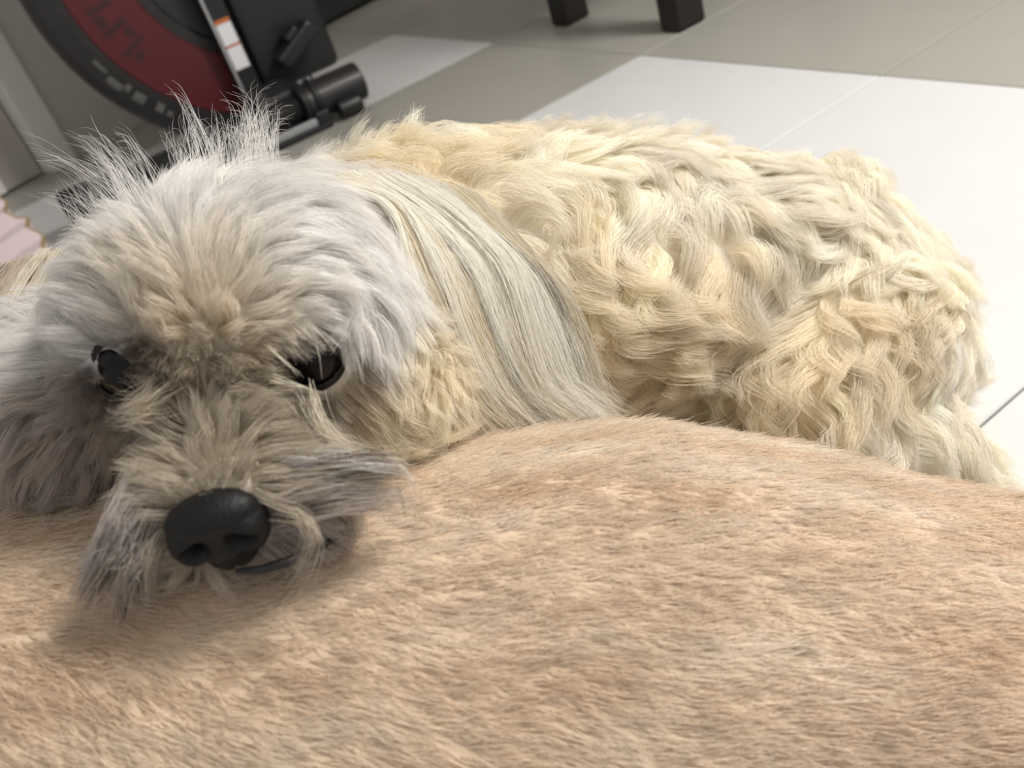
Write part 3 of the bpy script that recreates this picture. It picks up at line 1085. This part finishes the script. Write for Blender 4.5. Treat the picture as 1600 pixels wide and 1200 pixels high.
def make_ear(lines, n, rad, cols, thick=0.006, k=10):
    """lines: rows from root to tip, each a list of (px,py,depth) from front to back"""
    L3 = np.array([[at(*p) for p in row] for row in lines])      # (rows, cols, 3)
    for r in range(2):                                           # the root rows follow the skull
        for c_ in range(L3.shape[1]):
            h = dog_s.bvh.ray_cast(Vector(CAM), Vector(ray(lines[r][c_][0], lines[r][c_][1])))
            if h[0] is not None and (Vector(L3[r, c_]) - h[0]).length < 0.05:
                L3[r, c_] = np.array(h[0]) + np.array(h[1]) * 0.011
    # leather flap
    nu, nv = 14, 14
    flap = np.empty((nv, nu, 3))
    for a in range(nu):
        s = np.full(L3.shape[0], a / (nu - 1))
        colm = np.array([bez(L3[r], np.array([a / (nu - 1)]))[0] for r in range(L3.shape[0])])
        flap[:, a] = bez(colm, np.linspace(0, 0.72, nv))
    b = bmesh.new()
    nrm = np.cross(flap[5, -1] - flap[5, 0], flap[-1, 7] - flap[0, 7])
    nrm = unit(nrm)
    if nrm @ FWD > 0:
        nrm = -nrm
    lay = []
    for sgn in (0.0, 1.0):
        lay.append([[b.verts.new(Vector(flap[i, j] - nrm * (0.004 + 0.003 * sgn) - dog_off)) for j in range(nu)] for i in range(nv)])
    for g in lay:
        for i in range(nv - 1):
            for j in range(nu - 1):
                b.faces.new((g[i][j], g[i + 1][j], g[i + 1][j + 1], g[i][j + 1]))
    for i in range(nv - 1):
        for j in (0, nu - 1):
            b.faces.new((lay[0][i][j], lay[0][i + 1][j], lay[1][i + 1][j], lay[1][i][j]))
    for j in range(nu - 1):
        for i in (0, nv - 1):
            b.faces.new((lay[0][i][j], lay[0][i][j + 1], lay[1][i][j + 1], lay[1][i][j]))
    ear = bm_obj('ear', b, SKIN, dog, True)
    # hair: clumps across the sheet
    ncl = 230
    cs = rng.random(ncl)
    start = rng.random(ncl) ** 1.5 * 0.55
    end = np.clip(start + rng.uniform(0.55, 0.9, ncl), 0.75, 1.03)
    off = rng.normal(size=(ncl,)) * thick * 0.5 + thick * 0.3
    cx = rng.normal(size=ncl) * 0.05
    ci = rng.integers(0, ncl, n)
    s0 = cs[ci] + rng.normal(size=n) * 0.035
    t = np.linspace(0, 1, k)
    pts = np.empty((n, k, 3))
    st_, en_ = start[ci] + rng.normal(size=n) * 0.04, end[ci] + rng.normal(size=n) * 0.06
    st_ = np.clip(st_, 0, 0.7)
    fly = rng.normal(size=(n, 3)) * np.where(rng.random((n, 1)) < 0.12, 0.006, 0.0012)
    for j in range(k):
        sj = s0 + cx[ci] * t[j] + (cs[ci] - s0) * 0.55 * t[j]
        sj = np.where(sj > 1, 2 - sj, np.where(sj < 0, -sj, sj))
        tj = st_ + (en_ - st_) * t[j]
        rows = np.stack([bez(L3[r], sj) for r in range(L3.shape[0])])    # (rows, n, 3)
        m = L3.shape[0]
        x = np.clip(tj, 0, 1.0) * (m - 1)
        i = np.clip(np.floor(x).astype(int), 0, m - 2)
        f = (x - i)[:, None]
        ar = np.arange(n)
        g = lambda q: rows[np.clip(q, 0, m - 1), ar]
        p0, p1, p2, p3 = g(i - 1), g(i), g(i + 1), g(i + 2)
        q = 0.5 * (2 * p1 + (p2 - p0) * f + (2 * p0 - 5 * p1 + 4 * p2 - p3) * f ** 2 + (3 * p1 - p0 - 3 * p2 + p3) * f ** 3)
        extra = np.maximum(tj - 1, 0)[:, None]
        q = q + (p2 - p1) * extra * 2
        pts[:, j] = q + nrm * (off[ci] * math.sin(min(1, t[j] * 1.2 + 0.15) * 2.2))[:, None] + rng.normal(size=(n, 3)) * 0.0003 + fly * t[j] ** 1.5
    A, B, Cc = cols
    w = rng.random(ncl)[ci][:, None]
    c = np.where(w < 0.5, np.array(A), np.where(w < 0.88, np.array(B), np.array(Cc)))
    c = c * (1 + 0.10 * rng.normal(size=(n, 1))) * (1 - 0.22 * np.clip(s0, 0, 1) ** 3)[:, None]
    make_curves('ear_fur', pts - dog_off, taper(n, k, rad), c, HAIR, ear)


ear_lines = [
    [(455, 300, 0.385), (540, 270, 0.40), (640, 275, 0.42), (735, 320, 0.44)],
    [(555, 360, 0.372), (635, 335, 0.39), (725, 345, 0.405), (825, 400, 0.43)],
    [(625, 455, 0.364), (705, 430, 0.380), (800, 430, 0.40), (880, 475, 0.425)],
    [(668, 560, 0.364), (745, 540, 0.380), (838, 535, 0.40), (915, 560, 0.425)],
    [(700, 635, 0.372), (780, 620, 0.385), (868, 612, 0.405), (930, 620, 0.43)],
    [(735, 680, 0.38), (830, 668, 0.392), (920, 655, 0.41), (955, 660, 0.435)],
]
make_ear(ear_lines, 26000, 0.00010, ((0.92, 0.895, 0.83), (0.82, 0.75, 0.60), (0.46, 0.43, 0.37)))
ear_lines_l = [
    [(130, 380, 0.40), (50, 400, 0.42), (-40, 430, 0.43)],
    [(95, 470, 0.385), (10, 490, 0.395), (-90, 520, 0.42)],
    [(80, 570, 0.375), (-10, 590, 0.385), (-120, 610, 0.41)],
    [(85, 670, 0.375), (-10, 690, 0.385), (-130, 700, 0.41)],
    [(105, 750, 0.37), (20, 765, 0.38), (-110, 780, 0.40)],
]
make_ear(ear_lines_l, 14000, 0.00010, ((0.78, 0.72, 0.62), (0.60, 0.52, 0.42), (0.36, 0.30, 0.25)))


# ---- single locks laid by hand: topknot, whiskers, tear-stained hair, moustache ends
def locks(name, rows, mat=HAIR):
    allp, allr, allc = [], [], []
    k = 9
    for (pl, n, root, tip, rad, c) in rows:
        base = np.array([at(*p) for p in pl])
        g = bez(base, np.linspace(0, 1, k))
        t = np.linspace(0, 1, k)[None, :, None]
        a = rng.normal(size=(n, 1, 3)) * root
        z = rng.normal(size=(n, 1, 3)) * tip
        pts = g[None] + a * (1 - t) + z * t ** 1.3 + rng.normal(size=(n, k, 3)) * 0.00015 * t
        ln = rng.uniform(0.75, 1.05, (n, 1, 1))
        pts = pts[:, :1] + (pts - pts[:, :1]) * ln
        allp.append(pts)
        allr.append(taper(n, k, rad))
        allc.append(np.array(c)[None] * (1 + 0.12 * rng.normal(size=(n, 1))))
    make_curves(name, np.concatenate(allp) - dog_off, np.concatenate(allr), np.concatenate(allc), mat, dog)


top = []
for i in range(34):
    x0 = rng.uniform(190, 430)
    f = (x0 - 190) / 240
    y0 = 345 - 60 * f + rng.uniform(-12, 12)
    hgt = rng.uniform(75, 150) * (0.8 + 0.4 * math.sin(f * 3.1))
    lean = -85 + 85 * f + rng.uniform(-30, 30)
    bend = rng.uniform(-55, 60)
    d = 0.42 + rng.uniform(-0.015, 0.02)
    top.append(([(x0, y0, d), (x0 + lean * 0.35 + bend * 0.2, y0 - hgt * 0.5, d + 0.004), (x0 + lean * 0.8 + bend * 0.5, y0 - hgt * 0.9, d + 0.006), (x0 + lean + bend, y0 - hgt, d + 0.006)],
                16, 0.0042, 0.0030, 0.00007, CW))
for i in range(14):
    x0, y0 = rng.uniform(110, 200), rng.uniform(335, 365)
    top.append(([(x0 + 40, y0 + 15, 0.41), (x0, y0 - 20, 0.412), (x0 - 40 + rng.uniform(-20, 20), y0 - 55 + rng.uniform(-20, 20), 0.414)], 9, 0.004, 0.003, 0.00006, CW))
locks('topknot', top)

wh = []
EH = 0.296
for pl, n, root, tip, rad, c in (
    ([(420, 540, EH), (440, 560, EH - 0.006), (475, 592, EH - 0.004)], 6, 0.0006, 0.0004, 0.00008, CC),
    ([(425, 592, EH), (460, 600, EH - 0.004), (505, 618, EH)], 10, 0.0009, 0.0006, 0.00008, CC),
    ([(480, 505, EH), (505, 525, EH - 0.005), (530, 556, EH - 0.004)], 3, 0.0005, 0.0002, 0.00009, CC),
    ([(492, 535, EH - 0.004), (500, 560, EH - 0.007), (504, 590, EH - 0.004)], 2, 0.0004, 0.0003, 0.00006, CC),
    ([(470, 615, EH), (480, 660, EH - 0.004), (520, 710, EH - 0.004)], 22, 0.0018, 0.0020, 0.00009, CD),
    ([(480, 620, EH), (510, 680, EH - 0.004), (560, 715, EH - 0.002)], 24, 0.0025, 0.0025, 0.00010, CC),
    ([(460, 640, EH), (490, 690, EH - 0.004), (540, 718, EH - 0.002)], 24, 0.0025, 0.0025, 0.00010, CB),
    ([(560, 700, EH), (600, 708, EH - 0.003), (640, 712, EH - 0.002)], 4, 0.0008, 0.0008, 0.00010, CD),
    ([(600, 710, EH), (630, 730, EH - 0.002), (652, 768, EH + 0.002)], 10, 0.0012, 0.0012, 0.00011, CP),
    ([(440, 800, 0.275), (480, 812, 0.268), (494, 850, 0.266), (470, 920, 0.275)], 40, 0.0022, 0.0018, 0.00010, CM),
    ([(430, 810, 0.275), (470, 820, 0.270), (488, 870, 0.268), (440, 945, 0.278)], 12, 0.0018, 0.0015, 0.00009, CD),
    ([(520, 800, 0.285), (545, 820, 0.285), (547, 845, 0.287)], 5, 0.0012, 0.0008, 0.00009, CD),
    ([(620, 760, 0.30), (628, 785, 0.30), (633, 803, 0.302)], 3, 0.0008, 0.0004, 0.00009, CD),
    ([(190, 900, 0.285), (192, 940, 0.283), (188, 975, 0.285)], 20, 0.0020, 0.0014, 0.00009, CD),
    ([(200, 640, 0.305), (180, 648, 0.30), (165, 640, 0.30)], 6, 0.001, 0.0008, 0.0001, CM),
    ([(268, 606, 0.304), (232, 625, 0.296), (195, 640, 0.297)], 170, 0.0035, 0.0025, 0.00010, CB),
    ([(270, 628, 0.304), (235, 645, 0.296), (200, 656, 0.297)], 150, 0.0035, 0.0025, 0.00010, CB),
):
    wh.append((pl, n, root, tip, rad, c))


def root_depth(x, y):
    p, _n = dog_s.hit(x, y, 0.285)
    return float(np.clip((p - CAM) @ FWD + 0.001, 0.265, 0.310))


# moustache, right and left
for i in range(40):
    x0, y0 = rng.uniform(415, 468), rng.uniform(720, 825)
    d0 = root_depth(x0, y0)
    x1, y1 = rng.uniform(570, 650), 745 + (y0 - 760) * 0.7 + rng.uniform(-15, 15)
    cc = (CM, CG, CW, CD)[rng.choice(4, p=[.4, .25, .2, .15])]
    wh.append(([(x0, y0, d0), ((x0 + x1) / 2, (y0 + y1) / 2 - rng.uniform(0, 18), 0.281), (x1, y1, 0.292)], 34, 0.0022, 0.0016, 0.00009, cc))
for i in range(46):
    x0, y0 = rng.uniform(205, 275), rng.uniform(735, 880)
    d0 = root_depth(x0, y0)
    x1, y1 = rng.uniform(105, 235), rng.uniform(880, 960)
    cc = (CG, CG, CM, CD)[rng.choice(4, p=[.4, .25, .25, .1])]
    wh.append(([(x0, y0, d0), (x0 * 0.55 + x1 * 0.45 - 15, (y0 + y1) / 2 - 5, 0.274), (x1, y1, 0.284)], 34, 0.0025, 0.002, 0.00009, cc))
locks('whiskers', wh)
